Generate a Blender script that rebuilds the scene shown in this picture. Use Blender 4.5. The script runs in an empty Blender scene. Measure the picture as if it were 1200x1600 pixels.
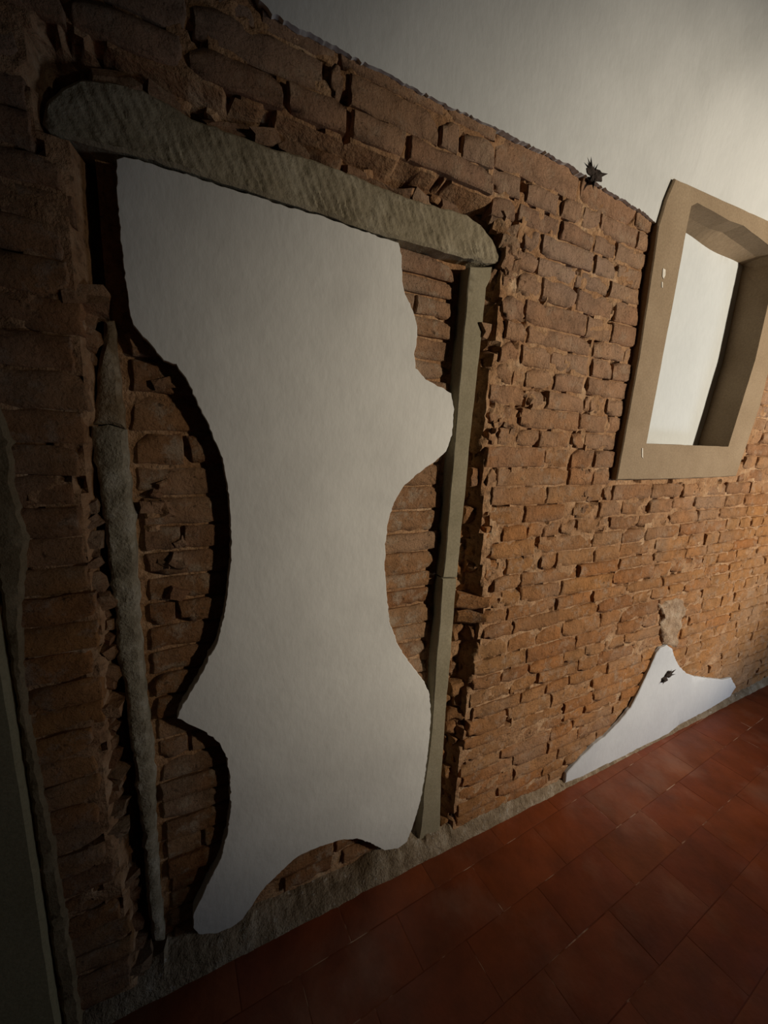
import bpy, bmesh, math, random
from mathutils import Vector, Matrix, noise, Euler

# ------------------------------------------------------------------ camera, world, lights, exposure
sc = bpy.context.scene
C = sc.collection
CAM = Vector((0.0, -1.0, 1.57))
RIGHT = Vector((0.89686177, -0.4400829, 0.04433974))
UP = Vector((0.04430754, 0.18913003, 0.98095192))
FWD = Vector((0.44008614, 0.87781369, -0.18912248))
cam_data = bpy.data.cameras.new('camera')
cam = bpy.data.objects.new('camera', cam_data)
C.objects.link(cam)
cam.matrix_world = Matrix(((RIGHT.x, UP.x, -FWD.x, CAM.x), (RIGHT.y, UP.y, -FWD.y, CAM.y), (RIGHT.z, UP.z, -FWD.z, CAM.z), (0, 0, 0, 1)))
cam_data.sensor_fit = 'VERTICAL'
cam_data.sensor_height = 36.0
cam_data.lens = 610.0 / 1600.0 * 36.0
cam_data.clip_start = 0.02
sc.camera = cam

world = bpy.data.worlds.new('world')
sc.world = world
world.use_nodes = True
wb = world.node_tree.nodes['Background']
wb.inputs[0].default_value = (1.0, 0.88, 0.72, 1)
wb.inputs[1].default_value = 0.004

def aim(o, target):
    d = Vector(target) - o.location
    o.rotation_euler = d.to_track_quat('-Z', 'Y').to_euler()

def spot(name, loc, target, energy, color, size, blend, radius):
    l = bpy.data.lights.new(name, 'SPOT')
    l.energy = energy; l.color = color; l.spot_size = math.radians(size); l.spot_blend = blend; l.shadow_soft_size = radius
    o = bpy.data.objects.new(name, l); C.objects.link(o); o.location = loc; aim(o, target)
    return o

def area(name, loc, target, energy, color, sx, sy):
    l = bpy.data.lights.new(name, 'AREA')
    l.shape = 'RECTANGLE'; l.size = sx; l.size_y = sy; l.energy = energy; l.color = color
    o = bpy.data.objects.new(name, l); C.objects.link(o); o.location = loc; aim(o, target)
    return o

spot('ceiling_spotlight', (3.5, -3.0, 2.10), (2.28, 0.0, 1.60), 500, (1.0, 0.89, 0.72), 61.5, 0.60, 0.09)
area('passage_daylight', (3.9, -1.9, 0.60), (2.0, 0.0, 0.5), 17, (0.68, 0.81, 1.0), 0.8, 0.5)

vs = sc.view_settings
vs.view_transform = 'Standard'; vs.look = 'None'; vs.gamma = 1.0; vs.use_curve_mapping = False
vs.exposure = 0.0

# ------------------------------------------------------------------ helpers
RNG = random.Random(7)

def at(px, py, y=0.0):
    """a pixel of the 1200 x 1600 frame carried on to the vertical plane at depth y -> (x, z)"""
    d = FWD * 610.0 + RIGHT * (px - 600) - UP * (py - 800)
    t = (y - CAM.y) / d.y
    p = CAM + d * t
    return (p.x, p.z)

def n2(x, z, s, seed=0.0):
    return noise.noise(Vector((x * s, z * s, seed)))

def fbm(x, z, s, seed=0.0, o=4):
    v = 0; a = 1; t = 0
    for i in range(o):
        v += a * n2(x, z, s, seed + i * 7.3); t += a; a *= 0.5; s *= 2.1
    return v / t

def finish(me, mat, smooth=True):
    me.materials.append(mat)
    if smooth:
        me.polygons.foreach_set('use_smooth', [True] * len(me.polygons))
        me.update(); me.set_sharp_from_angle(angle=math.radians(38))
    me.update()

def obj(name, me, parent=None, loc=(0, 0, 0)):
    o = bpy.data.objects.new(name, me)
    C.objects.link(o)
    if parent: o.parent = parent
    o.location = loc
    return o

def mesh_from(name, verts, faces, mat, smooth=True):
    me = bpy.data.meshes.new(name)
    me.from_pydata(verts, [], faces)
    finish(me, mat, smooth)
    return me

def tag(o, label=None, cat=None, group=None, kind=None):
    if label: o['label'] = label
    if cat: o['category'] = cat
    if group: o['group'] = group
    if kind: o['kind'] = kind
    return o

def inside(x, z, poly):
    c = False; n = len(poly); j = n - 1
    for i in range(n):
        xi, zi = poly[i]; xj, zj = poly[j]
        if (zi > z) != (zj > z) and x < (xj - xi) * (z - zi) / (zj - zi) + xi: c = not c
        j = i
    return c

def interp(tab, z):
    """tab: (z, x) rows sorted by z"""
    if z <= tab[0][0]: return tab[0][1]
    for (a, xa), (b, xb) in zip(tab, tab[1:]):
        if z <= b: return xa + (xb - xa) * (z - a) / (b - a)
    return tab[-1][1]

def densify(poly, step, jit, seed, closed=True):
    out = []; n = len(poly)
    for i in range(n if closed else n - 1):
        a = poly[i]; b = poly[(i + 1) % n]
        L = math.hypot(b[0] - a[0], b[1] - a[1]); k = max(1, int(L / step))
        for j in range(k):
            t = j / k
            x = a[0] + (b[0] - a[0]) * t; z = a[1] + (b[1] - a[1]) * t
            x += jit * fbm(x, z, 38, seed); z += jit * fbm(x, z, 38, seed + 50)
            x += jit * .55 * n2(x, z, 170, seed + 3); z += jit * .55 * n2(x, z, 170, seed + 9)
            out.append((x, z))
    if not closed: out.append(poly[-1])
    return out

def slab(name, outline, y0, y1, mat, bevel=0.004, relief=None, lip=None):
    """a slab standing in the wall: front face at y0, back at y1, soft worn arris; relief displaces the front"""
    from mathutils.geometry import delaunay_2d_cdt
    n = len(outline)
    # inset ring for the arris
    inset = []
    A = sum(outline[i][0] * outline[(i + 1) % n][1] - outline[(i + 1) % n][0] * outline[i][1] for i in range(n))
    s = 1 if A > 0 else -1
    for i in range(n):
        a = outline[i - 1]; b = outline[(i + 1) % n]
        tx, tz = b[0] - a[0], b[1] - a[1]; L = math.hypot(tx, tz) or 1
        inset.append((outline[i][0] - s * tz / L * bevel, outline[i][1] + s * tx / L * bevel))
    xs = [p[0] for p in inset]; zs = [p[1] for p in inset]
    pts = list(inset); step = relief[1] if relief else 0.05
    x = min(xs) + step / 2
    while x < max(xs):
        z = min(zs) + step / 2
        while z < max(zs):
            qx = x + RNG.uniform(-.2, .2) * step; qz = z + RNG.uniform(-.2, .2) * step
            if inside(qx, qz, inset): pts.append((qx, qz))
            z += step
        x += step
    edges = [(i, (i + 1) % n) for i in range(n)]
    v2, e2, f2, ov, oe, of = delaunay_2d_cdt([Vector(p) for p in pts], edges, [list(range(n))], 1, 1e-6)
    f = relief[0] if relief else (lambda x, z: 0.0)
    verts = [(p.x, y0 + f(p.x, p.y), p.y) for p in v2]
    faces = [list(reversed(t)) if s else list(t) for t in f2]
    idx = {}
    for i, src in enumerate(ov):
        for k in src: idx[k] = i
    base = len(verts)
    for (px, pz) in outline: verts.append((px, y0 + bevel * 0.9 + f(px, pz) * .5, pz))
    back = len(verts)
    for (px, pz) in outline: verts.append((px, y1, pz))
    for i in range(n):
        j = (i + 1) % n
        if i in idx and j in idx: faces.append([idx[i], idx[j], base + j, base + i])
        faces.append([base + i, base + j, back + j, back + i])
    me = bpy.data.meshes.new(name)
    me.from_pydata(verts, [], faces)
    bm = bmesh.new(); bm.from_mesh(me)
    bmesh.ops.recalc_face_normals(bm, faces=bm.faces)
    # the front must look towards the room (-y)
    big = max(bm.faces, key=lambda q: q.calc_area() if abs(q.normal.y) > .8 and q.calc_center_median().y < y0 + .01 + abs(y1 - y0) * .3 else 0)
    if big.normal.y > 0: bmesh.ops.reverse_faces(bm, faces=bm.faces)
    bm.to_mesh(me); bm.free()
    finish(me, mat)
    return me

# ------------------------------------------------------------------ materials
def new_mat(name, rough=0.9):
    m = bpy.data.materials.new(name); m.use_nodes = True
    nt = m.node_tree; b = nt.nodes['Principled BSDF']
    b.inputs['Roughness'].default_value = rough
    b.inputs['Specular IOR Level'].default_value = 0.25
    return m, nt, b

def node(nt, t, **kw):
    n = nt.nodes.new(t)
    for k, v in kw.items(): setattr(n, k, v)
    return n

def tex(nt, scale, detail=5, rough=.6, vec=None, stretch=None, offset=0):
    n = node(nt, 'ShaderNodeTexNoise')
    n.inputs['Scale'].default_value = scale; n.inputs['Detail'].default_value = detail; n.inputs['Roughness'].default_value = rough
    if vec is None:
        g = nt.nodes.get('geo') or node(nt, 'ShaderNodeNewGeometry', name='geo')
        vec = g.outputs['Position']
    if stretch or offset:
        mp = node(nt, 'ShaderNodeMapping'); mp.inputs['Scale'].default_value = stretch or (1, 1, 1)
        mp.inputs['Location'].default_value = (offset, offset * .7, offset * 1.3)
        nt.links.new(vec, mp.inputs[0]); vec = mp.outputs[0]
    nt.links.new(vec, n.inputs['Vector'])
    return n.outputs['Fac']

def ramp(nt, fac, stops):
    r = node(nt, 'ShaderNodeValToRGB'); e = r.color_ramp.elements
    while len(e) < len(stops): e.new(0.5)
    for q, (p, c) in zip(e, stops):
        q.position = p; q.color = (*c, 1) if len(c) == 3 else c
    nt.links.new(fac, r.inputs[0])
    return r.outputs[0]

def g(v): return (v, v, v)

def mix(nt, fac, a, b, mode='MIX'):
    m = node(nt, 'ShaderNodeMix', data_type='RGBA', blend_type=mode)
    for s, v in ((m.inputs[0], fac), (m.inputs[6], a), (m.inputs[7], b)):
        if isinstance(v, (int, float)): s.default_value = v
        elif isinstance(v, tuple): s.default_value = (*v, 1)
        else: nt.links.new(v, s)
    return m.outputs[2]

def bump(nt, b, layers):
    prev = None
    for h, dist in layers:
        n = node(nt, 'ShaderNodeBump'); n.inputs['Distance'].default_value = dist; n.inputs['Strength'].default_value = 1
        nt.links.new(h, n.inputs['Height'])
        if prev: nt.links.new(prev, n.inputs['Normal'])
        prev = n.outputs[0]
    nt.links.new(prev, b.inputs['Normal'])

def mat_brick(name, low, high, smear_col=(.46, .31, .20), smear=.60, zlo=1.35, zhi=2.0):
    """fired clay: orange batch low in the wall, paler tan batch above"""
    m, nt, b = new_mat(name, .93)
    oi = node(nt, 'ShaderNodeObjectInfo')
    def tones(t): return ramp(nt, oi.outputs['Random'], [(i / (len(t) - 1), c) for i, c in enumerate(t)])
    geo = nt.nodes.get('geo') or node(nt, 'ShaderNodeNewGeometry', name='geo')
    sep = node(nt, 'ShaderNodeSeparateXYZ'); nt.links.new(geo.outputs['Position'], sep.inputs[0])
    ma = node(nt, 'ShaderNodeMath', operation='MULTIPLY_ADD'); nt.links.new(tex(nt, 1.6, 3, .5, offset=13), ma.inputs[0]); ma.inputs[1].default_value = 1.6
    nt.links.new(sep.outputs['Z'], ma.inputs[2])
    mr = node(nt, 'ShaderNodeMapRange'); mr.inputs['From Min'].default_value = zlo + .8; mr.inputs['From Max'].default_value = zhi + .8
    nt.links.new(ma.outputs[0], mr.inputs['Value'])
    base = mix(nt, mr.outputs[0], tones(low), tones(high))
    base = mix(nt, 1.0, base, ramp(nt, tex(nt, 16, 7, .68), [(.3, g(.66)), (.5, g(1)), (.72, g(1.25))]), 'MULTIPLY')
    base = mix(nt, 1.0, base, ramp(nt, tex(nt, 2.4, 3, .5, offset=3), [(.35, (.88, .92, 1.0)), (.65, (1.12, 1.04, .92))]), 'MULTIPLY')
    sm = ramp(nt, tex(nt, 19, 8, .72, offset=9), [(smear - .07, g(0)), (smear + .07, g(.8))])
    base = mix(nt, sm, base, smear_col)
    sm2 = ramp(nt, tex(nt, 3.5, 4, .6, offset=17), [(.50, g(0)), (.68, g(.45))])
    base = mix(nt, sm2, base, tuple(c * .88 for c in smear_col))
    pit = ramp(nt, tex(nt, 70, 5, .65, offset=5), [(.30, g(.40)), (.40, g(1))])
    base = mix(nt, 1.0, base, pit, 'MULTIPLY')
    nt.links.new(base, b.inputs['Base Color'])
    bump(nt, b, [(tex(nt, 24, 8, .70, offset=2), .022), (tex(nt, 120, 5, .65), .005)])
    return m

LOW = [(.37, .168, .060), (.42, .205, .076), (.34, .148, .055), (.45, .230, .095), (.39, .163, .053), (.43, .218, .092), (.40, .178, .062)]
HIGH = [(.40, .235, .138), (.44, .265, .160), (.37, .205, .115), (.46, .285, .178), (.39, .215, .122), (.42, .25, .150)]
M_BRICK = mat_brick('brick_wall_clay', LOW, HIGH)
M_INFILL = mat_brick('brick_infill_clay', [(.36, .205, .105), (.32, .165, .075), (.28, .125, .048), (.40, .24, .135), (.35, .18, .08)], [(.34, .19, .11), (.37, .22, .13), (.32, .18, .10)], (.46, .34, .23), .58)
M_FRAG = mat_brick('rubble_clay', [(.34, .17, .08), (.38, .21, .11), (.24, .11, .05), (.40, .24, .13), (.30, .15, .07)], [(.38, .22, .125), (.42, .26, .155), (.28, .15, .08)], (.44, .30, .18), .58)

def mat_mortar():
    m, nt, b = new_mat('crumbly_mortar', .96)
    base = ramp(nt, tex(nt, 9, 7, .7), [(.28, (.20, .098, .045)), (.42, (.33, .172, .080)), (.56, (.43, .25, .13)), (.74, (.58, .41, .26))])
    base = mix(nt, 1.0, base, ramp(nt, tex(nt, 60, 4, .6, offset=4), [(.3, g(.5)), (.45, g(1)), (.8, g(1.2))]), 'MULTIPLY')
    nt.links.new(base, b.inputs['Base Color'])
    bump(nt, b, [(tex(nt, 30, 6, .7, offset=8), .012), (tex(nt, 130, 4, .6), .004)])
    return m
M_MORTAR = mat_mortar()

def mat_stone(name, dark, mid, light, scale=12, bd=.005, flecks=None, rough=.88):
    m, nt, b = new_mat(name, rough)
    base = ramp(nt, tex(nt, scale, 6, .65), [(.3, dark), (.5, mid), (.72, light)])
    base = mix(nt, 1.0, base, ramp(nt, tex(nt, 130, 3, .6, offset=2), [(.3, g(.86)), (.7, g(1.1))]), 'MULTIPLY')
    if flecks:
        base = mix(nt, ramp(nt, tex(nt, 40, 6, .7, offset=6), [(.60, g(0)), (.70, g(.8))]), base, flecks)
    nt.links.new(base, b.inputs['Base Color'])
    bump(nt, b, [(tex(nt, 35, 5, .6, offset=1), bd), (tex(nt, 170, 3, .6), bd * .35)])
    return m
M_LINTEL = mat_stone('grey_sandstone', (.20, .160, .098), (.275, .225, .145), (.37, .315, .22), 10, .005)
M_JAMB = mat_stone('smooth_sandstone', (.215, .180, .110), (.265, .222, .142), (.31, .265, .18), 6, .0012)
M_ROUGHJAMB = mat_stone('weathered_stone', (.19, .150, .095), (.29, .24, .16), (.42, .365, .275), 22, .008)
M_BROWNJAMB = mat_stone('brown_broken_stone', (.12, .075, .036), (.19, .125, .065), (.34, .27, .18), 16, .008)
M_FRAME = mat_stone('window_sandstone', (.255, .180, .108), (.292, .210, .130), (.33, .242, .153), 5, .0012)
M_CEMENT = mat_stone('grey_mortar_ledge', (.17, .115, .065), (.29, .21, .13), (.44, .35, .25), 16, .014, (.56, .51, .43))
M_RENDER = mat_stone('old_brown_render', (.16, .11, .055), (.22, .155, .08), (.30, .225, .13), 7, .004)
M_OLIVE = mat_stone('olive_render', (.25, .20, .10), (.29, .235, .125), (.33, .27, .15), 4, .0015)

def mat_plaster(name, c, c2, dirt=.8):
    m, nt, b = new_mat(name, .85)
    base = ramp(nt, tex(nt, 3.2, 5, .55), [(.36, c2), (.56, c)])
    base = mix(nt, 1.0, base, ramp(nt, tex(nt, 1.3, 3, .5, offset=11), [(.34, g(dirt)), (.52, g(1))]), 'MULTIPLY')
    base = mix(nt, 1.0, base, ramp(nt, tex(nt, 45, 4, .6, stretch=(1, 1, .6)), [(.3, g(.965)), (.6, g(1))]), 'MULTIPLY')
    nt.links.new(base, b.inputs['Base Color'])
    bump(nt, b, [(tex(nt, 5, 4, .5, offset=2), .006), (tex(nt, 60, 5, .6, stretch=(1, 1, .5)), .0010)])
    return m
M_PLASTER = mat_plaster('limewashed_plaster', (.72, .69, .625), (.66, .63, .57), .84)
M_UPPER = mat_plaster('upper_wall_plaster', (.62, .62, .595), (.575, .575, .55), .92)
M_PATCH = mat_plaster('fresh_white_plaster', (.57, .575, .585), (.53, .535, .55), .95)
M_PANEL = mat_plaster('niche_plaster', (.62, .64, .635), (.595, .615, .61), .97)

def mat_tile():
    m, nt, b = new_mat('waxed_terracotta', .42)
    oi = node(nt, 'ShaderNodeObjectInfo')
    base = ramp(nt, oi.outputs['Random'], [(0, (.225, .048, .013)), (.35, (.25, .056, .015)), (.7, (.205, .043, .013)), (1, (.24, .062, .018))])
    base = mix(nt, 1.0, base, ramp(nt, tex(nt, 5, 6, .65), [(.3, g(.62)), (.55, g(1)), (.75, g(1.3))]), 'MULTIPLY')
    haze = ramp(nt, tex(nt, 4.5, 6, .6, offset=21, stretch=(1, .8, 1)), [(.53, g(0)), (.72, g(.22))])
    base = mix(nt, haze, base, (.42, .27, .19))
    nt.links.new(base, b.inputs['Base Color'])
    r = ramp(nt, tex(nt, 9, 5, .6, offset=7), [(.3, g(.34)), (.7, g(.58))])
    nt.links.new(r, b.inputs['Roughness'])
    b.inputs['Specular IOR Level'].default_value = .4
    bump(nt, b, [(tex(nt, 7, 3, .5), .004), (tex(nt, 60, 4, .6), .0008)])
    return m
M_TILE = mat_tile()
def mat_grout():
    m, nt, b = new_mat('tile_grout', .7)
    base = ramp(nt, tex(nt, 6.5, 4, .6, offset=3), [(.48, (.17, .040, .013)), (.57, (.24, .075, .033)), (.63, (.62, .44, .32))])
    nt.links.new(base, b.inputs['Base Color'])
    return m
M_GROUT = mat_grout()
M_SMEAR = mat_stone('pale_mortar_smear', (.26, .165, .095), (.38, .26, .165), (.52, .41, .30), 18, .012)
M_BLACK = mat_stone('charred_brown', (.02, .014, .010), (.035, .024, .018), (.06, .04, .03), 40, .004)
M_FLECK = mat_stone('white_paint_fleck', (.62, .55, .45), (.72, .66, .56), (.80, .75, .66), 30, .001)

# ------------------------------------------------------------------ outlines on the wall (x, z) in metres
PLZ = 0.020          # front plane of the doorway assembly (lintel, jambs, plaster panel)
door_l, door_r = -0.122, 0.742
LINT = [at(*p, PLZ) for p in [(66,196),(74,160),(96,138),(130,126),(170,127),(225,142),(265,165),(300,187),(337,200),(383,217),(425,233),(475,246),(533,267),(583,288),(633,308),(664,318),(695,327),(728,336),(750,353),(768,375),(778,395),(777,413),(757,411),(737,406),(719,402),(677,389),(640,379),(600,370),(560,356),(500,334),(450,320),(400,303),(345,287),(300,272),(240,252),(195,240),(165,234),(120,222),(80,210)]]
PANEL = [(182,250),(195,244),(240,257),(300,276),(345,291),(400,307),(450,324),(500,337),(560,359),(600,373),(622,380),(627,400),(628,440),(633,460),(645,485),(652,510),(650,540),(646,555),(650,575),(665,593),(690,606),(705,615),(709,640),(706,680),(697,705),(680,721),(655,738),(632,758),(615,785),(606,815),(602,850),(601,890),(604,930),(608,970),(618,1000),(632,1025),(648,1045),(663,1065),(671,1085),(673,1120),(670,1160),(664,1210),(657,1250),(645,1290),(635,1315),(622,1325),(600,1328),(580,1318),(560,1310),(530,1312),(500,1322),(470,1335),(450,1350),(430,1370),(410,1390),(395,1412),(380,1435),(360,1450),(335,1458),(312,1460),(301,1448),(303,1425),(318,1395),(330,1370),(345,1340),(355,1300),(360,1260),(359,1215),(354,1185),(342,1160),(322,1145),(300,1133),(276,1121),(285,1100),(305,1070),(320,1040),(340,1000),(352,950),(358,900),(361,850),(359,800),(354,750),(345,710),(327,670),(313,640),(301,615),(290,590),(275,570),(255,562),(240,545),(222,525),(206,508),(200,470),(193,420),(188,370),(184,320),(181,285)]
PANEL = [at(*p, PLZ) for p in PANEL]
PATCH = [at(*p, -0.010) for p in [(882,1223),(884,1208),(905,1185),(925,1165),(945,1150),(965,1130),(985,1105),(1000,1075),(1015,1045),(1025,1020),(1032,1012),(1042,1008),(1050,1013),(1053,1025),(1060,1040),(1072,1052),(1085,1057),(1110,1060),(1128,1062),(1142,1059),(1150,1073),(1140,1088),(1110,1106),(1080,1122),(1060,1133),(1040,1148),(1020,1159),(985,1177),(940,1197),(910,1212)]]
WIN_OUT = [at(*p, -0.024) for p in [(1056,281),(1042,314),(1030,354),(1022,410),(1016,451),(1008,504),(1000,556),(965,748),(1060,747),(1150,743)]] + [(2.54, 1.80), (2.585, 2.56), (2.30, 2.548)]
WIN_OUT[0] = (WIN_OUT[0][0], WIN_OUT[0][1])
WIN_IN = [at(*p, -0.024) for p in [(1010,693),(1035,560),(1058,440),(1075,345),(1080,322),(1090,317),(1116,331),(1140,345),(1161,352),(1187,372)]] + [(2.40, 2.455), (2.415, 2.42), (2.40, 2.0), at(1138, 698, -0.024)]
UPPER_EDGE = [at(*p, -0.012) for p in [(405,3),(425,20),(455,38),(490,55),(520,70),(545,85),(570,98),(600,112),(640,132),(670,150),(700,165),(740,183),(760,192),(800,212),(830,228),(860,242),(890,258),(905,268),(930,284),(950,298),(970,310),(990,322),(1010,335),(1029,352)]]
CAV_R = sorted([(z, x) for x, z in [(.872,2.061),(.869,1.989),(.866,1.899),(.857,1.747),(.855,1.549),(.885,1.337),(.891,1.18),(.93,.983),(.905,.789),(.897,.607),(.88,.336),(.879,.1)]])
LEFT_EDGE = sorted([(z, x) for x, z in [(-.182,2.047),(-.183,1.986),(-.190,1.878),(-.187,1.8),(-.190,1.646),(-.189,1.597),(-.212,1.387),(-.218,1.246),(-.205,1.124),(-.22,.851),(-.227,.581),(-.213,.415),(-.205,.0)]])

# ------------------------------------------------------------------ wall_back: rough mortar bed with every brick on it
def door_void(x, z):
    """depth of the chased-out doorway and its ragged cavities"""
    w = .010 * fbm(x, z, 14, 3)
    xr = interp(CAV_R, z) + w - .012; xl = interp(LEFT_EDGE, z) + w + .010
    top = 2.225 + w
    if z > top: return 0.0
    if z > 2.08: xr = .865 + (2.2 - z) * .25 + w * 2; xl = -.215 + w
    if xl < x < xr:
        e = min(x - xl, xr - x, max(0, top - z) * 1.0, .03) / .03
        d = .105
        if z < 2.07 and x > .812: d = .058 + .016 * fbm(x, z, 20, 33)
        elif x < -.172 and not (1.42 < z < 1.66) and z < 1.8: d = .066 + .016 * fbm(x, z, 20, 34)
        return d * min(1, e * 1.6)
    return 0.0

def win_void(x, z):
    if 1.66 < x < 2.44 and 1.55 < z < 2.50: return .20
    return 0.0

def build_backing():
    xs = []; x = -1.2
    while x < 5.6:
        xs.append(x); x += .012 if -.4 < x < 1.3 else (.02 if x < 2.4 else (.035 if x > -.5 else .05))
    zs = []; z = 0.0
    while z < 2.56: zs.append(z); z += .0125
    verts = []; faces = []
    for z in zs:
        for x in xs:
            v = .0050 + .008 * fbm(x, z, 30, 1) + .008 * fbm(x, z, 6, 5)
            p = fbm(x, z, 24, 9, 3)
            if p > .20: v += min(.035, (p - .20) * .30)
            if z > 2.232 and x < .80: v -= .010 * min(1, (2.44 - z) / .1) if z < 2.44 else 0
            if 2.13 < z < 2.232 and -.1 < x < .9: v += .022
            v += door_void(x, z) + win_void(x, z)
            verts.append((x, v, z))
    nx = len(xs)
    for j in range(len(zs) - 1):
        for i in range(nx - 1):
            a = j * nx + i
            faces.append((a, a + 1, a + nx + 1, a + nx))
    return mesh_from('mortar_bed', verts, faces, M_MORTAR)

wall = obj('wall_back', build_backing())
tag(wall, 'long wall of bare orange bricks in crumbling mortar around the blocked doorway', 'wall', kind='structure')

# ---- brick meshes, shared: unit size 1 x 1, depth in metres
def brick_mesh(seed, aspect, mat, rough=1.0):
    rr = random.Random(seed)
    e = .045 / aspect
    us = [0, e] + [e * 2 + (1 - 4 * e) * i / (7 if aspect > 3 else 4) for i in range((7 if aspect > 3 else 4) + 1)] + [1 - e, 1]
    vs_ = [0, .055, .28, .5, .72, .945, 1]
    nx = len(us) - 1; nz = len(vs_) - 1
    verts = []; idx = {}
    cut = [rr.random() < .30 * rough for _ in range(4)]
    cs = [rr.uniform(.10, .28) for _ in range(4)]
    tilt = rr.uniform(-.05, .05); tz = rr.uniform(-.004, .004); bow = rr.uniform(-.005, .005)
    chips = [(rr.random(), rr.choice((0, 1)), rr.uniform(.12, .30)) for _ in range(rr.choice((1, 2, 3)))]
    for j in range(nz + 1):
        for i in range(nx + 1):
            u = us[i]; v = vs_[j]
            edge = (i in (0, nx)) or (j in (0, nz))
            X = u - .5; Z = v - .5
            nn = noise.noise(Vector((u * aspect * 1.1, v * 1.6, seed * 3.7)))
            nf = noise.noise(Vector((u * aspect * 3.5, v * 5, seed * 5.1)))
            Y = -.0035 * nn * rough - .0016 * nf * rough + bow * (u - .5) + tz * (v - .5)
            wob = .075 * noise.noise(Vector((u * aspect * 1.7, round(v) * 3, seed * 2.2))) + .03 * noise.noise(Vector((u * aspect * 6, round(v) * 3, seed * 4.2)))
            wox = .13 / aspect * noise.noise(Vector((round(u) * 3, v * 2.6, seed * 1.7)))
            Z += wob * (abs(v - .5) * 2) ** 3 * (1 if v > .5 else -1) * .9
            X += wox * (abs(u - .5) * 2) ** 12
            if edge: Y += .0045 + .002 * abs(nf)
            for q, (cu, cv) in enumerate(((0, 0), (1, 0), (0, 1), (1, 1))):
                if cut[q]:
                    d = abs(u - cu) * aspect * .8 + abs(v - cv)
                    if d < cs[q] * 2.2:
                        k = 1 - d / (cs[q] * 2.2)
                        Y += .012 * k; X += (cu - .5) * -.22 * k / aspect; Z += (cv - .5) * -.20 * k
            for (pu, pv, pr) in chips:
                d = math.hypot((u - pu) * aspect, (v - pv) * 1.1)
                if d < pr * 1.6: Y += .009 * (1 - d / (pr * 1.6)); Z += (pv - .5) * -.12 * (1 - d / (pr * 1.6))
            Z += tilt * X * .6
            idx[i, j] = len(verts); verts.append((X, Y, Z))
    faces = []
    for j in range(nz):
        for i in range(nx):
            faces.append((idx[i, j], idx[i + 1, j], idx[i + 1, j + 1], idx[i, j + 1]))
    ring = [idx[i, 0] for i in range(nx)] + [idx[nx, j] for j in range(nz)] + [idx[i, nz] for i in range(nx, 0, -1)] + [idx[0, j] for j in range(nz, 0, -1)]
    b0 = len(verts)
    for k in ring:
        v = verts[k]; verts.append((v[0] * .99, .045, v[2] * .98))
    m = len(ring)
    for i in range(m):
        j = (i + 1) % m
        faces.append((ring[j], ring[i], b0 + i, b0 + j))
    return mesh_from('brick', verts, faces, mat)

LONG = [brick_mesh(s, 4.6, M_BRICK) for s in range(1, 15)]
MID = [brick_mesh(s, 2.4, M_BRICK) for s in range(21, 33)]
SMALL = [brick_mesh(s, 1.3, M_BRICK, 1.6) for s in range(41, 51)]
I_LONG = [brick_mesh(s, 4.2, M_INFILL, .8) for s in range(61, 69)]
I_MID = [brick_mesh(s, 2.2, M_INFILL, .9) for s in range(71, 79)]

def add_brick(x0, x1, z0, z1, parent, y=0.0, sets=None, name='brick', thick=1.0):
    L = x1 - x0; h = z1 - z0
    if sets: s = sets[0] if L / h > 3.1 else sets[1]
    else: s = LONG if L / h > 3.2 else (MID if L / h > 1.5 else SMALL)
    o = obj(name, RNG.choice(s), parent)
    fx = RNG.choice((1, -1))
    o.location = ((x0 + x1) / 2, y, (z0 + z1) / 2)
    o.scale = (L, thick, h)
    if fx < 0: o.rotation_euler = (0, math.pi, 0)
    o.rotation_euler.y += RNG.uniform(-.012, .012)
    o.rotation_euler.z += RNG.uniform(-.012, .012) if L > .1 else RNG.uniform(-.05, .05)
    return o

# joint heights read along the wall right of the doorway (metres)
JR = [2.415, 2.325, 2.262, 2.205, 2.142, 2.086, 2.014, 1.94, 1.882, 1.813, 1.749, 1.685, 1.617, 1.556, 1.486, 1.42, 1.352, 1.284, 1.223, 1.16, 1.095, 1.037, .968, .912, .850, .775, .705, .647, .583, .523, .453, .394, .338, .280, .218, .155, .095, .035]
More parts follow.
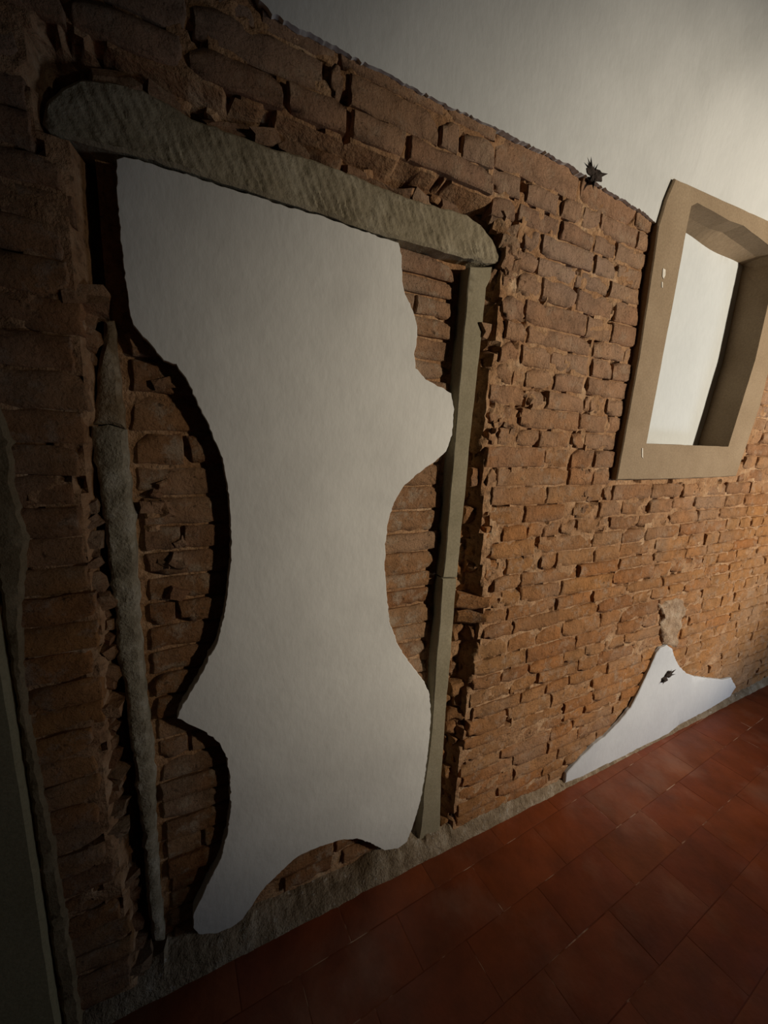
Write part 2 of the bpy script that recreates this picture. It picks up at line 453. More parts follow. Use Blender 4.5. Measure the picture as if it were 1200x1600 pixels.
# bricks whose ends can be read, course by course
KNOWN = {0: [(.796, 1.135)], 1: [(.79, .895), (.921, 1.055), (1.072, 1.16), (1.172, 1.245)], 2: [(.90, 1.07), (1.082, 1.225), (1.241, 1.342)], 3: [(1.005, 1.238), (1.255, 1.363), (1.377, 1.522)],
4: [(.911, .996), (1.002, 1.171), (1.178, 1.336), (1.35, 1.519)], 5: [(.925, 1.021), (1.029, 1.184), (1.194, 1.379), (1.394, 1.545)], 6: [(.968, 1.248), (1.255, 1.386), (1.393, 1.547)],
7: [(.893, .976), (.99, 1.286), (1.303, 1.477), (1.484, 1.545)], 8: [(.88, .958), (.969, 1.099), (1.108, 1.286), (1.31, 1.417), (1.425, 1.545)], 9: [(.871, .937), (.999, 1.114), (1.126, 1.279), (1.3, 1.545)],
10: [(.858, .997), (1.008, 1.091), (1.104, 1.293), (1.3, 1.324), (1.331, 1.411), (1.422, 1.54)], 11: [(.864, .956), (.99, 1.275), (1.282, 1.434), (1.445, 1.535)], 12: [(.866, .898), (.909, .968), (.988, 1.083), (1.092, 1.244), (1.254, 1.32), (1.327, 1.528)],
13: [(.864, 1.125), (1.131, 1.25), (1.267, 1.381), (1.392, 1.532)], 14: [(.877, .913), (.921, 1.256), (1.27, 1.396), (1.404, 1.535)], 15: [(.902, 1.154), (1.167, 1.469), (1.48, 1.535)],
16: [(.902, 1.048), (1.064, 1.261), (1.314, 1.426), (1.472, 1.608), (1.62, 1.786), (1.80, 1.98), (1.99, 2.17)], 17: [(.967, 1.08), (1.086, 1.164), (1.17, 1.252), (1.259, 1.334), (1.353, 1.54), (1.552, 1.734), (1.748, 1.977)],
18: [(.92, 1.134), (1.151, 1.449), (1.461, 1.639), (1.653, 1.807), (1.822, 2.076)], 19: [(1.008, 1.151), (1.168, 1.254), (1.261, 1.475), (1.487, 1.647), (1.656, 1.899)], 20: [(.948, 1.07), (1.086, 1.387), (1.398, 1.649), (1.662, 1.907)],
21: [(.995, 1.086), (1.095, 1.298), (1.313, 1.621), (1.634, 1.936)], 22: [(1.034, 1.285), (1.292, 1.501), (1.513, 1.74), (1.749, 2.023)]}

bricks = []
def spawn(x0, x1, z0, z1, y, thick=1.0):
    cx, cz = (x0 + x1) / 2, (z0 + z1) / 2
    if x1 - x0 < .022: return
    if inside(cx, cz, PATCH) and inside(x0 + .02, cz, PATCH) and inside(x1 - .02, cz, PATCH): return
    bricks.append(add_brick(x0, x1, z0, z1, wall, y, thick=thick))

def fill(x0, x1, z0, z1, ybase=0.0, mean=.245, rag=.0):
    """run of bricks from x0 to x1, stretchers and headers mixed"""
    x = x0 + RNG.uniform(0, rag)
    while x < x1 - .03:
        L = RNG.choice((mean * 1.16, mean * 1.08, mean * .60, mean * .56, mean, mean * .82))
        if x + L > x1 - .05: L = x1 - x
        j = RNG.uniform(.004, .010)
        spawn(x, x + L - j, z0, z1, ybase + RNG.uniform(-.0045, .0045))
        x += L

X_END = 5.3
for k in range(len(JR) - 1):
    zt, zb = JR[k], JR[k + 1]
    jt = RNG.uniform(.0020, .0055)
    z0, z1 = zb + jt, zt - .001
    cz = (z0 + z1) / 2
    xl = interp(CAV_R, cz) + RNG.uniform(-.01, .02)
    if cz > 2.2: xl = .80
    elif cz > 2.1: xl = .93
    xcur = xl
    for (a, b) in KNOWN.get(k, []):
        if a - xcur > .05 and a > xl: fill(xcur, a - .004, z0, z1, .004, .15)
        spawn(a, b, z0, z1, RNG.uniform(-.005, .004))
        xcur = b + .010
    # right-hand limit: the window surround interrupts the courses
    if cz > 1.44:
        if cz < 2.40 and xcur < 1.48: fill(xcur, 1.60 - (2.5 - cz) * .055 - .03, z0, z1)
        if cz < 2.40: fill(2.57, X_END, z0, z1)
    else:
        fill(xcur, X_END, z0, z1)

# ---- courses above the lintel and to the left of the doorway: larger pieces, nearer to the lens
JA = [2.425, 2.372, 2.300, 2.238]
AK = {2: [(-.72, -.43), (-.42, -.16), (-.15, .02), (.03, .211), (.222, .352), (.366, .508), (.520, .785)], 1: [(-.60, -.32), (-.31, -.12), (-.11, .03), (.04, .30), (.315, .345), (.36, .60), (.61, .665), (.68, .785)], 0: [(-.5, -.2), (-.19, .155), (.17, .33), (.34, .62), (.63, .79)]}
for k in range(3):
    zt, zb = JA[k], JA[k + 1]
    for (a, b) in AK[k]:
        spawn(a, b, zb + .006, zt - .002, {2: -.018, 1: -.010, 0: -.004}[k] + RNG.uniform(-.004, .004), 1.0 if k < 2 else 1.15)
for zz in (2.44, 2.51):
    fill(-1.0, .17, zz, zz + .058, -.002)

ZL = [2.232, 2.165, 2.098, 2.036, 1.985, 1.93, 1.868, 1.802, 1.735, 1.668, 1.592, 1.525, 1.462, 1.398, 1.332, 1.268, 1.205, 1.14, 1.072, 1.005, .942, .878, .812, .748, .682, .618, .552, .488, .425, .36, .295, .23, .168, .105, .045]
for k in range(len(ZL) - 1):
    z0, z1 = ZL[k + 1] + .003, ZL[k] - .000
    cz = (z0 + z1) / 2
    xr = interp(LEFT_EDGE, cz) + RNG.uniform(-.012, .012)
    if cz > 2.05: xr = -.215 + RNG.uniform(-.02, .01)
    L = RNG.choice((.14, .26, .29, .21))
    spawn(xr - L, xr, z0, z1, RNG.uniform(-.008, .006))
    fill(xr - L - .45, xr - L - .010, z0, z1)

# ---- the largest 300 stay single, the small far ones are joined
def seen_size(o):
    p = o.matrix_basis.translation
    r = p - CAM
    d = r.dot(FWD)
    if d < .1: return 0
    u = 600 + 610 * r.dot(RIGHT) / d; v = 800 - 610 * r.dot(UP) / d
    if not (-150 < u < 1350 and -150 < v < 1750): return 0
    return o.scale.x * o.scale.z * (1.0 / r.length ** 2) * (abs(p.y - CAM.y) / r.length)
bricks.sort(key=seen_size, reverse=True)
rest = bricks[298:]
bm = bmesh.new()
for o in rest:
    tmp = o.data.copy(); tmp.transform(o.matrix_basis); bm.from_mesh(tmp); bpy.data.meshes.remove(tmp)
    bpy.data.objects.remove(o)
me = bpy.data.meshes.new('brickwork'); bm.to_mesh(me); bm.free()
me.materials.clear(); finish(me, M_BRICK)
tag(obj('brickwork', me, wall), kind='stuff')

# ------------------------------------------------------------------ rubble chunks wedged round the doorway
def chunk_mesh(seed, mat):
    rr = random.Random(seed)
    bm = bmesh.new(); bmesh.ops.create_cube(bm, size=1)
    bmesh.ops.subdivide_edges(bm, edges=bm.edges[:], cuts=1, use_grid_fill=True)
    sx, sy, sz = rr.uniform(.8, 1.35), rr.uniform(.7, 1), rr.uniform(.55, 1)
    for v in bm.verts:
        n = noise.noise_vector(v.co * 1.5 + Vector((seed * 3.1, 0, 0)))
        v.co = v.co * (1 - .12 * max(0, v.co.length - .55) * 3) + n * .25
        v.co = Vector((v.co.x * sx, v.co.y * sy, v.co.z * sz))
    bmesh.ops.triangulate(bm, faces=bm.faces[:])
    me = bpy.data.meshes.new('rubble'); bm.to_mesh(me); bm.free(); finish(me, mat, False)
    return me
CH = [chunk_mesh(s, M_FRAG) for s in range(14)]
CHM = [chunk_mesh(s + 30, M_MORTAR) for s in range(6)]

def chunk(x, y, z, s, parent, ms=None, el=1.0, tilt=.5):
    o = obj('brick_fragment', RNG.choice(ms or (CH if RNG.random() < .88 else CHM)), parent)
    o.location = (x, y, z); o.scale = (s, s, s * el)
    o.rotation_euler = (RNG.uniform(-tilt, tilt), RNG.uniform(-tilt, tilt), RNG.uniform(-tilt, tilt))
    return o

# between the lintel and the overhanging course
x = -.14
while x < .84:
    w = RNG.uniform(.045, .095); h = RNG.uniform(.030, .048)
    if RNG.random() < .85:
        o = obj('brick_fragment', RNG.choice(CH), wall)
        o.location = (x + w / 2, .052 + RNG.uniform(-.014, .012), 2.203 + RNG.uniform(-.004, .010)); o.scale = (w, .055, h)
        o.rotation_euler = (RNG.uniform(-.4, .4), RNG.uniform(-.3, .3), RNG.uniform(-.3, .3))
    if RNG.random() < .4: chunk(x + w, .045, 2.215, .03, wall, CHM)
    x += w * RNG.uniform(.9, 1.15)
# ragged corner at the lintel's right-hand end
for i in range(46):
    x = RNG.uniform(.80, 1.0); z = RNG.uniform(2.03, 2.27)
    if x - .80 > (2.29 - z) * 1.2: continue
    if x < .87 and z < 2.17: x = .87 + RNG.uniform(0, .03)
    chunk(x, .020 + RNG.uniform(-.006, .02), z, RNG.uniform(.022, .048), wall, el=1.5)
# cavity right of the smooth jamb: broken brick ends course by course, with dark hollows
for k in range(4, len(JR) - 1):
    z0, z1 = JR[k + 1] + .004, JR[k] - .004
    zc = (z0 + z1) / 2; xr = interp(CAV_R, zc)
    if zc > 2.06 or 1.73 < zc < 1.87: continue
    a = .818 + RNG.uniform(0, .012) + (.012 if RNG.random() < .3 else 0)
    if RNG.random() < .90:
        b = xr + RNG.uniform(-.012, .012)
        if b - a < .055 or RNG.random() < .45:
            o = obj('brick_fragment', RNG.choice(SMALL), wall)
            o.location = ((a + b) / 2, .030 + RNG.uniform(-.014, .022), zc); o.scale = ((b - a) * 1.05, 1.6, (z1 - z0) * RNG.uniform(.8, 1.15))
            o.rotation_euler = (RNG.uniform(-.2, .2), RNG.uniform(-.12, .12), RNG.uniform(-.5, .2))
        else:
            c = a + (b - a) * RNG.uniform(.4, .6)
            for (p, q) in ((a, c - .004), (c + .004, b)):
                o = obj('brick_fragment', RNG.choice(SMALL), wall)
                o.location = ((p + q) / 2, (.052 if p == a else .026) + RNG.uniform(-.010, .012), zc + RNG.uniform(-.006, .006)); o.scale = ((q - p) * 1.1, 1.6, (z1 - z0) * RNG.uniform(.75, 1.2))
                o.rotation_euler = (RNG.uniform(-.2, .2), RNG.uniform(-.2, .2), RNG.uniform(-.6, .3))
chunk(.842, .048, 1.905, .068, wall, CH[:3], 1.3, .2)
# rubble left of the rough jamb
z = .06
while z < 1.82:
    xl = interp(LEFT_EDGE, z); s = RNG.uniform(.030, .058)
    if not (1.42 < z < 1.66):
        chunk(xl + RNG.uniform(.004, .022), .040 + RNG.uniform(-.012, .015), z, s, wall)
    z += s * RNG.uniform(.6, 1.2)
# broken mortar left of the window surround, and around the lower courses
for i in range(9):
    z = 2.34 - i * .022
    chunk(1.565 - i * .002, .012, z, .022, wall)
for (cx, cz, n) in ((1.38, 1.37, 9), (1.36, 1.50, 8), (1.02, 1.70, 7), (.93, 1.62, 8)):
    for i in range(n): chunk(cx + RNG.gauss(0, .022), .008, cz + RNG.gauss(0, .030), RNG.uniform(.014, .028), wall)

# ------------------------------------------------------------------ upper plaster (springs out slightly like the foot of a vault)
def build_upper():
    edge = densify(UPPER_EDGE, .007, 0, 4, closed=False)
    edge = [(x, z + .007 * fbm(x, z, 34, 4) + .005 * n2(x, z, 120, 5)) for x, z in edge if x < 1.58]
    lo = edge + [(1.60, 2.34), (1.66, 2.34), (1.70, 2.50), (2.56, 2.50), (2.57, 2.33), (2.80, 2.36), (5.6, 2.36)]
    lo = [(-1.2, 2.56), (.07, 2.56), (.11, 2.50), (.145, 2.45)] + lo
    xs = sorted(set([p[0] for p in lo] + [i * .05 - 1.2 for i in range(137)]))
    def low(x):
        for (a, za), (b, zb) in zip(lo, lo[1:]):
            if a <= x <= b: return za + (zb - za) * ((x - a) / (b - a) if b > a else 0)
        return lo[-1][1]
    verts = []; faces = []; rows = 34
    for x in xs:
        z0 = low(x)
        for r in range(rows + 1):
            t = r / rows; z = z0 + (4.2 - z0) * t ** 1.5
            y = -.013
            if z > 2.55: y -= .10 * (z - 2.55) ** 2
            s = ((z - 2.58) - (x - 1.44)) / 1.414      # faint fold running up to the right
            if z > 2.5 and x > 1.3: y -= .030 * (1 / (1 + math.exp(s / .035))) * min(1, max(0, (z - 2.52) * 3)) * min(1, (x - 1.3) * 4)
            y += .003 * fbm(x, z, 2.5, 8)
            verts.append((x, y, z))
    h = rows + 1
    for i in range(len(xs) - 1):
        for r in range(rows):
            a = i * h + r
            faces.append((a, a + h, a + h + 1, a + 1))
    # edge thickness
    b0 = len(verts)
    for i, x in enumerate(xs):
        v = verts[i * h]; verts.append((v[0], .022, v[2] + .002))
    for i in range(len(xs) - 1):
        faces.append((i * h, b0 + i, b0 + i + 1, (i + 1) * h))
    return mesh_from('upper_plaster', verts, faces, M_UPPER)
up = obj('wall_upper', build_upper())
tag(up, 'smooth off-white plastered upper wall above the ragged edge of the bricks', 'wall', kind='structure')

# ------------------------------------------------------------------ blocked doorway
def build_infill_bed():
    verts = []; faces = []; n = 0
    xs = [door_l - .02 + i * .0125 for i in range(74)]; zs = [i * .0125 for i in range(168)]
    for z in zs:
        for x in xs:
            verts.append((x, .0635 + .007 * fbm(x, z, 28, 21) + .004 * fbm(x, z, 8, 25), z))
    for j in range(len(zs) - 1):
        for i in range(len(xs) - 1):
            a = j * len(xs) + i; faces.append((a, a + 1, a + len(xs) + 1, a + len(xs)))
    return mesh_from('infill_bed', verts, faces, M_MORTAR)
infill = obj('wall_infill', build_infill_bed())
tag(infill, 'recessed brick infill closing the old doorway between the two stone jambs', 'wall', kind='structure')

ZR = [2.082, 2.023, 1.972, 1.918, 1.862, 1.800, 1.745, 1.690, 1.63, 1.56, 1.49, 1.42, 1.343, 1.269, 1.204, 1.133, 1.076, 1.016, .945, .88, .815, .75, .685, .62, .555, .49, .425, .36, .30, .24, .18, .12, .06]
ZI = [2.082, 2.0, 1.93, 1.86, 1.79, 1.715, 1.640, 1.555, 1.478, 1.405, 1.335, 1.27, 1.205, 1.14, 1.075, 1.01, .945, .88, .815, .75, .685, .62, .555, .49, .425, .36, .30, .24, .18, .12, .06]
def infill_row(z0, z1, a, b, y=.053):
    s = (I_LONG, I_MID)
    return add_brick(a, b, z0, z1, infill, y + RNG.uniform(-.005, .005), s)
for k in range(len(ZR) - 1):                     # strip showing right of the plaster
    z0, z1 = ZR[k + 1] + .005, ZR[k] - .002; e = .735 + RNG.uniform(-.012, .0)
    if k == 2: infill_row(z0, z1, .60, e); infill_row(z0, z1, .40, .592)
    elif k == 16: infill_row(z0, z1, .545, e); infill_row(z0, z1, .40, .53)
    elif k in (5, 12, 20, 24): infill_row(z0, z1, .50, e)
    else: infill_row(z0, z1, .40 + RNG.uniform(0, .04), e)
for k in range(len(ZI) - 1):                     # strip showing left of the plaster
    z0, z1 = ZI[k + 1] + .005, ZI[k] - .002; a = -.112 + RNG.uniform(0, .01)
    m = {7: -.012, 10: -.03, 13: -.05, 16: .0, 19: -.04, 24: -.02}.get(k)
    if m is None: infill_row(z0, z1, a, .15 + RNG.uniform(-.03, .03))
    else: infill_row(z0, z1, a, m); infill_row(z0, z1, m + .009, .16)
for k in (27, 28, 29):                           # low strip between the feet of the plaster figure
    z0, z1 = ZI[k + 1] + .005, ZI[k] - .002
    infill_row(z0, z1, .17 + k % 2 * .05, .385)
for i in range(16):                              # broken brick faces and mortar blobs left of the plaster
    z = RNG.choice((RNG.gauss(1.36, .06), RNG.gauss(1.20, .05), RNG.gauss(1.70, .04)))
    chunk(RNG.uniform(-.10, -.03), .060, z, RNG.uniform(.022, .045), infill)

# stone lintel
def chisel(x, z):
    u = x + .45 * z + .010 * fbm(x, z, 16, 5)
    t = (u / .021) % 1.0
    amp = max(0, .5 + 1.1 * fbm(x, z, 15, 7))
    return -.0065 * amp * (t if t < .78 else (1 - t) / .22 * .78) + .004 * fbm(x, z, 9, 3) + .0025 * n2(x, z, 45, 8)
lint = obj('stone_lintel', slab('stone_lintel', densify(LINT, .012, .004, 31), PLZ - .006, .115, M_LINTEL, .006, (chisel, .0046)))
tag(lint, 'long grey-green stone lintel with slanting chisel marks over the blocked doorway', 'lintel', kind='thing')

# right jamb: two dressed blocks with a hairline joint
JL = [(733,417),(728,470),(723,519),(715,620),(707,720),(702.6,767),(696,857)]; JLc = at(691, 903, PLZ)
JRt = [(768,418),(766,436),(759,450),(757,470),(752,520),(742,610),(732,700),(726,774),(720.6,822)]
up_r = [at(*p, PLZ) for p in JL] + [(JLc[0], JLc[1] + .0015)] + [(at(713, 903, PLZ)[0], at(713, 903, PLZ)[1] + .0015)] + [at(*p, PLZ) for p in reversed(JRt)]
lo_r = [(JLc[0], JLc[1] - .0015)] + [at(*p, PLZ) for p in [(687,960),(680,1042),(677,1096),(673,1149),(666.5,1202),(661,1234),(660,1261),(657,1291),(654,1310),(686,1312),(687,1291),(689,1212),(693,1159),(698,1085),(702.6,1038),(708,970)]] + [(at(713, 903, PLZ)[0], at(713, 903, PLZ)[1] - .0015)]
jr = bpy.data.objects.new('door_jamb', None); C.objects.link(jr); jr.location = (.77, PLZ, .05)
tag(jr, 'smooth grey-green stone door jamb standing right of the plaster panel', 'jamb', kind='thing')
def child_world(o, p):
    o.parent = p; o.location = o.location - p.location; return o
smooth = (lambda x, z: .0015 * fbm(x, z, 12, 6), .03)
child_world(obj('stone_block', slab('stone_block', densify(up_r, .03, .0025, 40), PLZ - .004, .10, M_JAMB, .003, smooth)), jr)
child_world(obj('stone_block', slab('stone_block', densify(lo_r, .03, .003, 41), PLZ - .003, .10, M_JAMB, .003, smooth)), jr)

# left jamb: rough, broken
lowL = [(142,667),(147,719),(155,759),(160,806),(168,858),(173,903),(175,937),(181,963),(182,1008),(189,1047),(197,1100),(201.5,1145),(211,1203),(216,1262),(224,1307),(226,1356),(230,1400),(238,1470)]
lowR = [(257,1470),(250,1405),(247,1356),(244,1304),(240.5,1262),(242,1216),(237,1161),(228,1090),(223,1034),(219,995),(216.5,942),(213,890),(211,837),(206,785),(201,746),(197,700),(193,672),(170,664)]
topL = [(163,500),(160,525),(155,550),(150,600),(143,664)]
topR = [(170,661),(194,668),(190,625),(185,575),(180,530),(178,500)]
jl = bpy.data.objects.new('door_jamb', None); C.objects.link(jl); jl.location = (-.145, PLZ, .05)
tag(jl, 'rough broken stone door jamb standing left of the plaster panel', 'jamb', kind='thing')
rough_f = (lambda x, z: .007 * fbm(x, z, 30, 16) + 5.0 * (x + .148) ** 2, .010)
child_world(obj('stone_block', slab('stone_block', densify([at(*p, PLZ) for p in lowL + lowR], .015, .008, 50), PLZ - .004, .11, M_ROUGHJAMB, .008, rough_f)), jl)
tb = child_world(obj('stone_block', slab('stone_block', densify([at(*p, PLZ + .01) for p in topL + topR], .015, .008, 51), PLZ + .010, .11, M_BROWNJAMB, .008, rough_f)), jl)
tb['label'] = 'darker brown broken upper end'

# white plaster panel
def pl_relief(x, z): return .0022 * fbm(x, z, 4, 60) + .0006 * fbm(x, z, 30, 61)
panel = obj('plaster_remnant', slab('plaster_remnant', densify(PANEL, .008, .0045, 62), PLZ - .002, .052, M_PLASTER, .0015, (pl_relief, .03)))
panel.data.set_sharp_from_angle(angle=math.radians(9))
tag(panel, 'large curvy-edged off-white plaster panel left inside the blocked doorway', 'plaster')

# white patch low on the wall
patch = obj('plaster_patch', slab('plaster_patch', densify(PATCH, .012, .005, 63), -.013, .001, M_PATCH, .003, (lambda x, z: .004 * fbm(x, z, 5, 66), .04)))
tag(patch, 'small bluish-white plaster patch shaped like a fin at the floor', 'plaster')

def ragged_stub(name, cx, y, cz, lumps, horns, label, mat, seed):
    """a torn dark stub: a few merged lumps with short ragged horns, all offsets in metres"""
    bm = bmesh.new()
    for k, (dx, dz, r, e) in enumerate(lumps):
        ret = bmesh.ops.create_icosphere(bm, subdivisions=2, radius=r)
        for v in ret['verts']:
            v.co *= 1 + .45 * noise.noise(v.co * (1.3 / r) + Vector((seed + k, 0, 0)))
            v.co = Vector((v.co.x * e + dx, v.co.y * .7, v.co.z + dz))
    for (bx, bz, tx_, tz_, w) in horns:
        d = Vector((tx_ - bx, 0, tz_ - bz)); p = Vector((-d.z, 0, d.x)).normalized() * w
        base = Vector((bx, 0, bz)); tip = Vector((tx_, -.012, tz_))
        vs = [bm.verts.new(c) for c in (base + p, base - p, base + Vector((0, -w * 1.4, 0)), tip)]
        for f in ((0, 1, 3), (1, 2, 3), (2, 0, 3), (0, 2, 1)): bm.faces.new([vs[k] for k in f])
    bmesh.ops.recalc_face_normals(bm, faces=bm.faces)
    me = bpy.data.meshes.new(name); bm.to_mesh(me); bm.free(); finish(me, mat, False)
    return tag(obj(name, me, None, (cx, y, cz)), label, 'stub')
px, pz = at(1043, 1057, -.02)
ragged_stub('cable_stub', px, -.016, pz, [(-.018, -.014, .016, 1.5), (.014, .008, .018, 1.5)], [(.02, .01, .055, .034, .007), (.0, .012, .012, .040, .006), (.02, .0, .060, .004, .006), (-.02, -.01, -.05, -.030, .007)],
            'small frayed black stub poking from the white patch at the floor', M_BLACK, 3)
px, pz = at(927, 273, -.01)
ragged_stub('dark_stub', px, -.010, pz, [(-.016, .004, .015, 1.3), (.014, -.002, .017, 1.5), (-.004, -.014, .013, 1.2)], [(-.016, .01, -.034, .034, .006), (-.02, .006, -.046, .016, .006), (.02, .004, .052, .012, .010), (-.004, .0, .002, .026, .006), (0, -.015, -.006, -.05, .007)],
            'dark brown ragged stub at the top edge of the bricks under the plaster', M_BLACK, 5)
sm = densify([at(*p, -.006) for p in [(1036,1006),(1032,985),(1036,965),(1030,945),(1046,938),(1066,936),(1072,950),(1066,970),(1060,990),(1056,1012)]], .01, .012, 77)
obj('mortar_smear', slab('mortar_smear', sm, -.009, .012, M_SMEAR, .006, (lambda x, z: .020 * fbm(x, z, 20, 78), .012)), wall)

# ------------------------------------------------------------------ window: stone surround, reveal and blocked niche
win = bpy.data.objects.new('window_1', None); C.objects.link(win); win.location = (2.05, 0, 1.44)
tag(win, 'blocked window niche framed by a brown sandstone surround', 'window', kind='structure')

def ring_mesh(name, outer, inner, y0, y1, mat):
    """front face between two outlines, with outer and inner returns"""
    from mathutils.geometry import delaunay_2d_cdt
    no, ni = len(outer), len(inner)
    pts = [Vector(p) for p in outer + inner]
    edges = [(i, (i + 1) % no) for i in range(no)] + [(no + i, no + (i + 1) % ni) for i in range(ni)]
    v2, e2, f2, ov, oe, of = delaunay_2d_cdt(pts, edges, [list(range(no)), list(range(no, no + ni))], 0, 1e-7)
    verts = [(p.x, y0, p.y) for p in v2]; faces = []
    for t in f2:
        cx = sum(v2[k].x for k in t) / 3; cz = sum(v2[k].y for k in t) / 3
        if inside(cx, cz, outer) and not inside(cx, cz, inner): faces.append(list(t))
    b = len(verts)
    bev = .004
    oc = (sum(p[0] for p in outer) / no, sum(p[1] for p in outer) / no)
    for p in outer: verts.append((p[0] + (bev if p[0] > oc[0] else -bev), y0 + bev, p[1] + (bev if p[1] > oc[1] else -bev)))
    for p in outer: verts.append((p[0] + (bev if p[0] > oc[0] else -bev), y1, p[1] + (bev if p[1] > oc[1] else -bev)))
    for i in range(no):
        j = (i + 1) % no
        faces.append([i, j, b + j, b + i]); faces.append([b + i, b + j, b + no + j, b + no + i])
    c = len(verts)
    for p in inner: verts.append((p[0] + (-.003 if p[0] > oc[0] else .003) * -1, y0 + .003, p[1]))
    for p in inner: verts.append((p[0], y1, p[1]))
    for i in range(ni):
        j = (i + 1) % ni
        faces.append([no + i, no + j, c + j, c + i]); faces.append([c + i, c + j, c + ni + j, c + ni + i])
    me = bpy.data.meshes.new(name); me.from_pydata(verts, [], faces)
    bm = bmesh.new(); bm.from_mesh(me); bmesh.ops.recalc_face_normals(bm, faces=bm.faces); bm.to_mesh(me); bm.free()
    finish(me, mat, False)
    return me
wo = densify(WIN_OUT, .04, .003, 70); wi = densify(WIN_IN, .03, .002, 71)
child_world(obj('window_surround', ring_mesh('window_surround', wo, wi, -.024, .05, M_FRAME)), win)

# reveal: from the inner outline back to the niche panel
DEP = .105
back = []
cxw = sum(p[0] for p in wi) / len(wi)
for (x, z) in wi:
    bz = z
    if z > 2.30: bz = 2.462 - .020 * max(0, (x - 1.9) / .5) + .006 * math.sin(x * 14)
    back.append((x, bz))
verts = [(x, .045, z) for x, z in wi] + [(x, DEP + .004, z) for x, z in back]
n = len(wi); faces = [(i, (i + 1) % n, n + (i + 1) % n, n + i) for i in range(n)]
me = bpy.data.meshes.new('reveal'); me.from_pydata(verts, [], faces)
bm = bmesh.new(); bm.from_mesh(me); bmesh.ops.subdivide_edges(bm, edges=bm.edges[:], cuts=1); bm.to_mesh(me); bm.free()
finish(me, M_FRAME, False)
child_world(obj('reveal', me), win)
NP = [(p[0] * 1.0, p[1]) for p in back]
np_me = slab('niche_panel', [(2.05 + (x - 2.05) * 1.03, 2.03 + (z - 2.03) * 1.02) for x, z in back], DEP, DEP + .03, M_PANEL, .001, (lambda x, z: .002 * fbm(x, z, 5, 75), .06))
child_world(obj('niche_panel', np_me), win)
# specks of white paint left on the surround
def fleck(pxs, seed):
    p = [at(a, b, -.026) for a, b in pxs]
    return child_world(obj('paint_fleck', slab('paint_fleck', p, -.0262, -.0235, M_FLECK, .0008, (lambda x, z: 0, .02))), win)
fleck([(1036,419),(1040,421),(1040,430),(1037,436),(1035,432)], 1)
fleck([(1034,440),(1036,441),(1036,450),(1034,449)], 2)
fleck([(1003,700),(1005,700),(1005,716),(1003,714)], 3)

# ------------------------------------------------------------------ left end of the wall: old render
A = [(-1.1, 0.0), (-.358, 0.0), (-.357, .4), (-.355, .85), (-.357, 1.3), (-.36, 1.8), (-.362, 2.3), (-.365, 2.56), (-1.1, 2.56)]
ls = obj('wall_left', slab('wall_left', densify(A, .05, .002, 80), -.030, .02, M_OLIVE, .006, (lambda x, z: .003 * fbm(x, z, 4, 81), .06)))
tag(ls, 'dark olive rendered strip at the far left end of the brick wall', 'wall', kind='structure')
B = [(-.352, .0), (-.320, .0), (-.318, .19), (-.322, .44), (-.323, .63), (-.330, .80), (-.336, .97), (-.325, 1.18), (-.299, 1.34), (-.308, 1.44), (-.304, 1.53), (-.316, 1.59), (-.335, 1.66), (-.352, 1.70)]
rm = obj('render_remnant', slab('render_remnant', densify(B, .012, .006, 83), -.014, .02, M_RENDER, .006, (lambda x, z: .004 * fbm(x, z, 14, 84), .02)))
tag(rm, 'narrow ragged strip of brown old render beside the leftmost bricks', 'plaster')

# ------------------------------------------------------------------ mortar ledge along the foot of the wall
def skirt():
    top = [(-1.0, .07), (-.40, .07), (-.215, .075), (-.057, .093), (.10, .060), (.201, .045), (.327, .038), (.467, .030), (.564, .07), (.668, .095), (.74, .085), (.909, .060), (1.178, .068), (1.375, .049), (1.502, .030), (1.8, .018), (2.4, .018), (2.75, .03), (3.5, .045), (5.5, .045)]
    tt = [(x, z) for x, z in top]
    verts = []; faces = []; rows = 7; xs = []
    x = -1.0
    while x < 5.4: xs.append(x); x += .010 if x < 1.6 else .03
    for x in xs:
        h = interp(tt, x) * (1 + .22 * fbm(x, 0, 14, 90)) + .005 * n2(x, 0, 60, 91)
        for r in range(rows + 1):
            t = r / rows
            inset = (.062 if door_l < x < door_r else (.03 if x < .86 else .012))
            if PATCH[0][0] - .02 < x < 2.86: inset = .0
            y = -.020 * (1 - t) ** 1.2 + inset * t ** 1.5
            z = h * t ** .8
            k = math.sin(math.pi * min(1, t + .12))
            y -= .010 * k * (fbm(x, z, 22, 93) + .2) + .006 * k * n2(x, z, 70, 94)
            if r == 0: z = -.004; y = -.024 - .008 * fbm(x, 0, 9, 95)
            verts.append((x, y, z))
        verts.append((x, inset + .04, h))
    hN = rows + 2
    for i in range(len(xs) - 1):
        for r in range(hN - 1):
            a = i * hN + r; faces.append((a, a + hN, a + hN + 1, a + 1))
    return mesh_from('baseboard', verts, faces, M_CEMENT)
sk = obj('baseboard_back', skirt())
tag(sk, 'lumpy grey mortar ledge along the foot of the brick wall', 'ledge', kind='structure')

# ------------------------------------------------------------------ floor
fv = [(-1.6, .06, -.0011), (-1.6, -3.2, -.0011), (5.8, -3.2, -.0011), (5.8, .06, -.0011), (-1.6, .06, -.06), (-1.6, -3.2, -.06), (5.8, -3.2, -.06), (5.8, .06, -.06)]
ff = [(0, 1, 2, 3), (7, 6, 5, 4), (0, 4, 5, 1), (1, 5, 6, 2), (2, 6, 7, 3), (3, 7, 4, 0)]
floor = obj('floor', mesh_from('floor', fv, ff, M_GROUT, False))
tag(floor, 'dark red waxed terracotta tile floor with pale worn joints', 'floor', kind='structure')

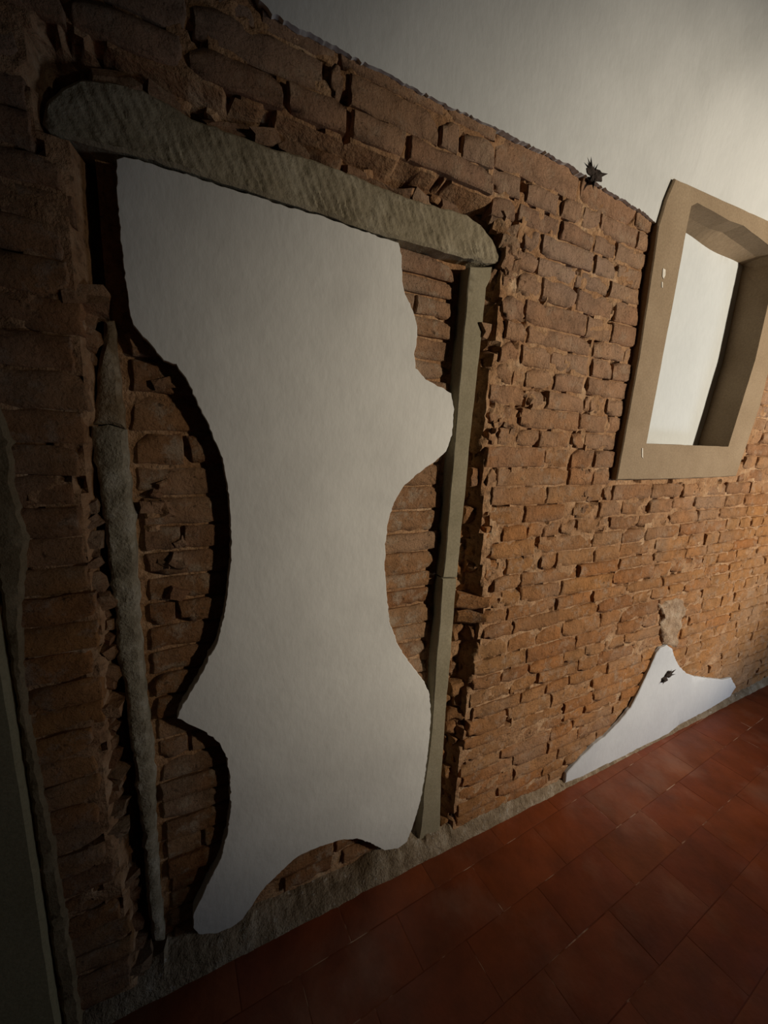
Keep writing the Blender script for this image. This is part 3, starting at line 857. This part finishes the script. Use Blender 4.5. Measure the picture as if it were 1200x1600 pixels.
def tile_mesh(seed, L, W):
    rr = random.Random(seed); nx, ny = 4, 2
    verts = []; faces = []
    for j in range(ny + 1):
        for i in range(nx + 1):
            e = i in (0, nx) or j in (0, ny)
            x = (i / nx - .5) * L; y = (j / ny - .5) * W
            x += rr.uniform(-.0012, .0012) if e else 0; y += rr.uniform(-.0012, .0012) if e else 0
            verts.append((x, y, (-.0022 if e else 0) + rr.uniform(-.0006, .0006)))
    # true top ring just inside the worn edge
    verts = []
    us = [0, .02, .5, .98, 1]; vsn = [0, .04, .5, .96, 1]
    for v in vsn:
        for u in us:
            e = u in (0, 1) or v in (0, 1)
            verts.append(((u - .5) * L + (rr.uniform(-.001, .001) if e else 0), (v - .5) * W + (rr.uniform(-.001, .001) if e else 0), (-.0005 if e else 0) + rr.uniform(-.0004, .0004)))
    for j in range(4):
        for i in range(4):
            a = j * 5 + i; faces.append((a, a + 1, a + 6, a + 5))
    ring = [0, 1, 2, 3, 4, 9, 14, 19, 24, 23, 22, 21, 20, 15, 10, 5]
    b = len(verts)
    for k in ring: verts.append((verts[k][0], verts[k][1], -.014))
    for i in range(16):
        j = (i + 1) % 16; faces.append((ring[j], ring[i], b + i, b + j))
    return mesh_from('tile', verts, faces, M_TILE)
TL, TW, G = .330, .1625, .0024
TM = [tile_mesh(s, TL - G, TW - G) for s in range(6)]
ang = math.radians(2.6)
org = Vector((1.716, -.232, 0))
ux = Vector((math.cos(ang), math.sin(ang), 0)); uy = Vector((-math.sin(ang), math.cos(ang), 0))
for r in range(-8, 3):
    for c in range(-11, 13):
        off = 0 if r % 2 else .5
        p = org + ux * ((c + off + .5) * TL) + uy * ((r + .5) * TW)
        if p.y > .055 or p.y < -1.5 or p.x < -1.4 or p.x > 5.3: continue
        if p.y < -.95 and p.x > 3.6: continue
        o = obj('tile', RNG.choice(TM), floor)
        o.location = (p.x, p.y, RNG.uniform(-.0002, .0002))
        o.rotation_euler = (RNG.uniform(-.0012, .0012), RNG.uniform(-.0012, .0012), ang + (math.pi if RNG.random() < .5 else 0))
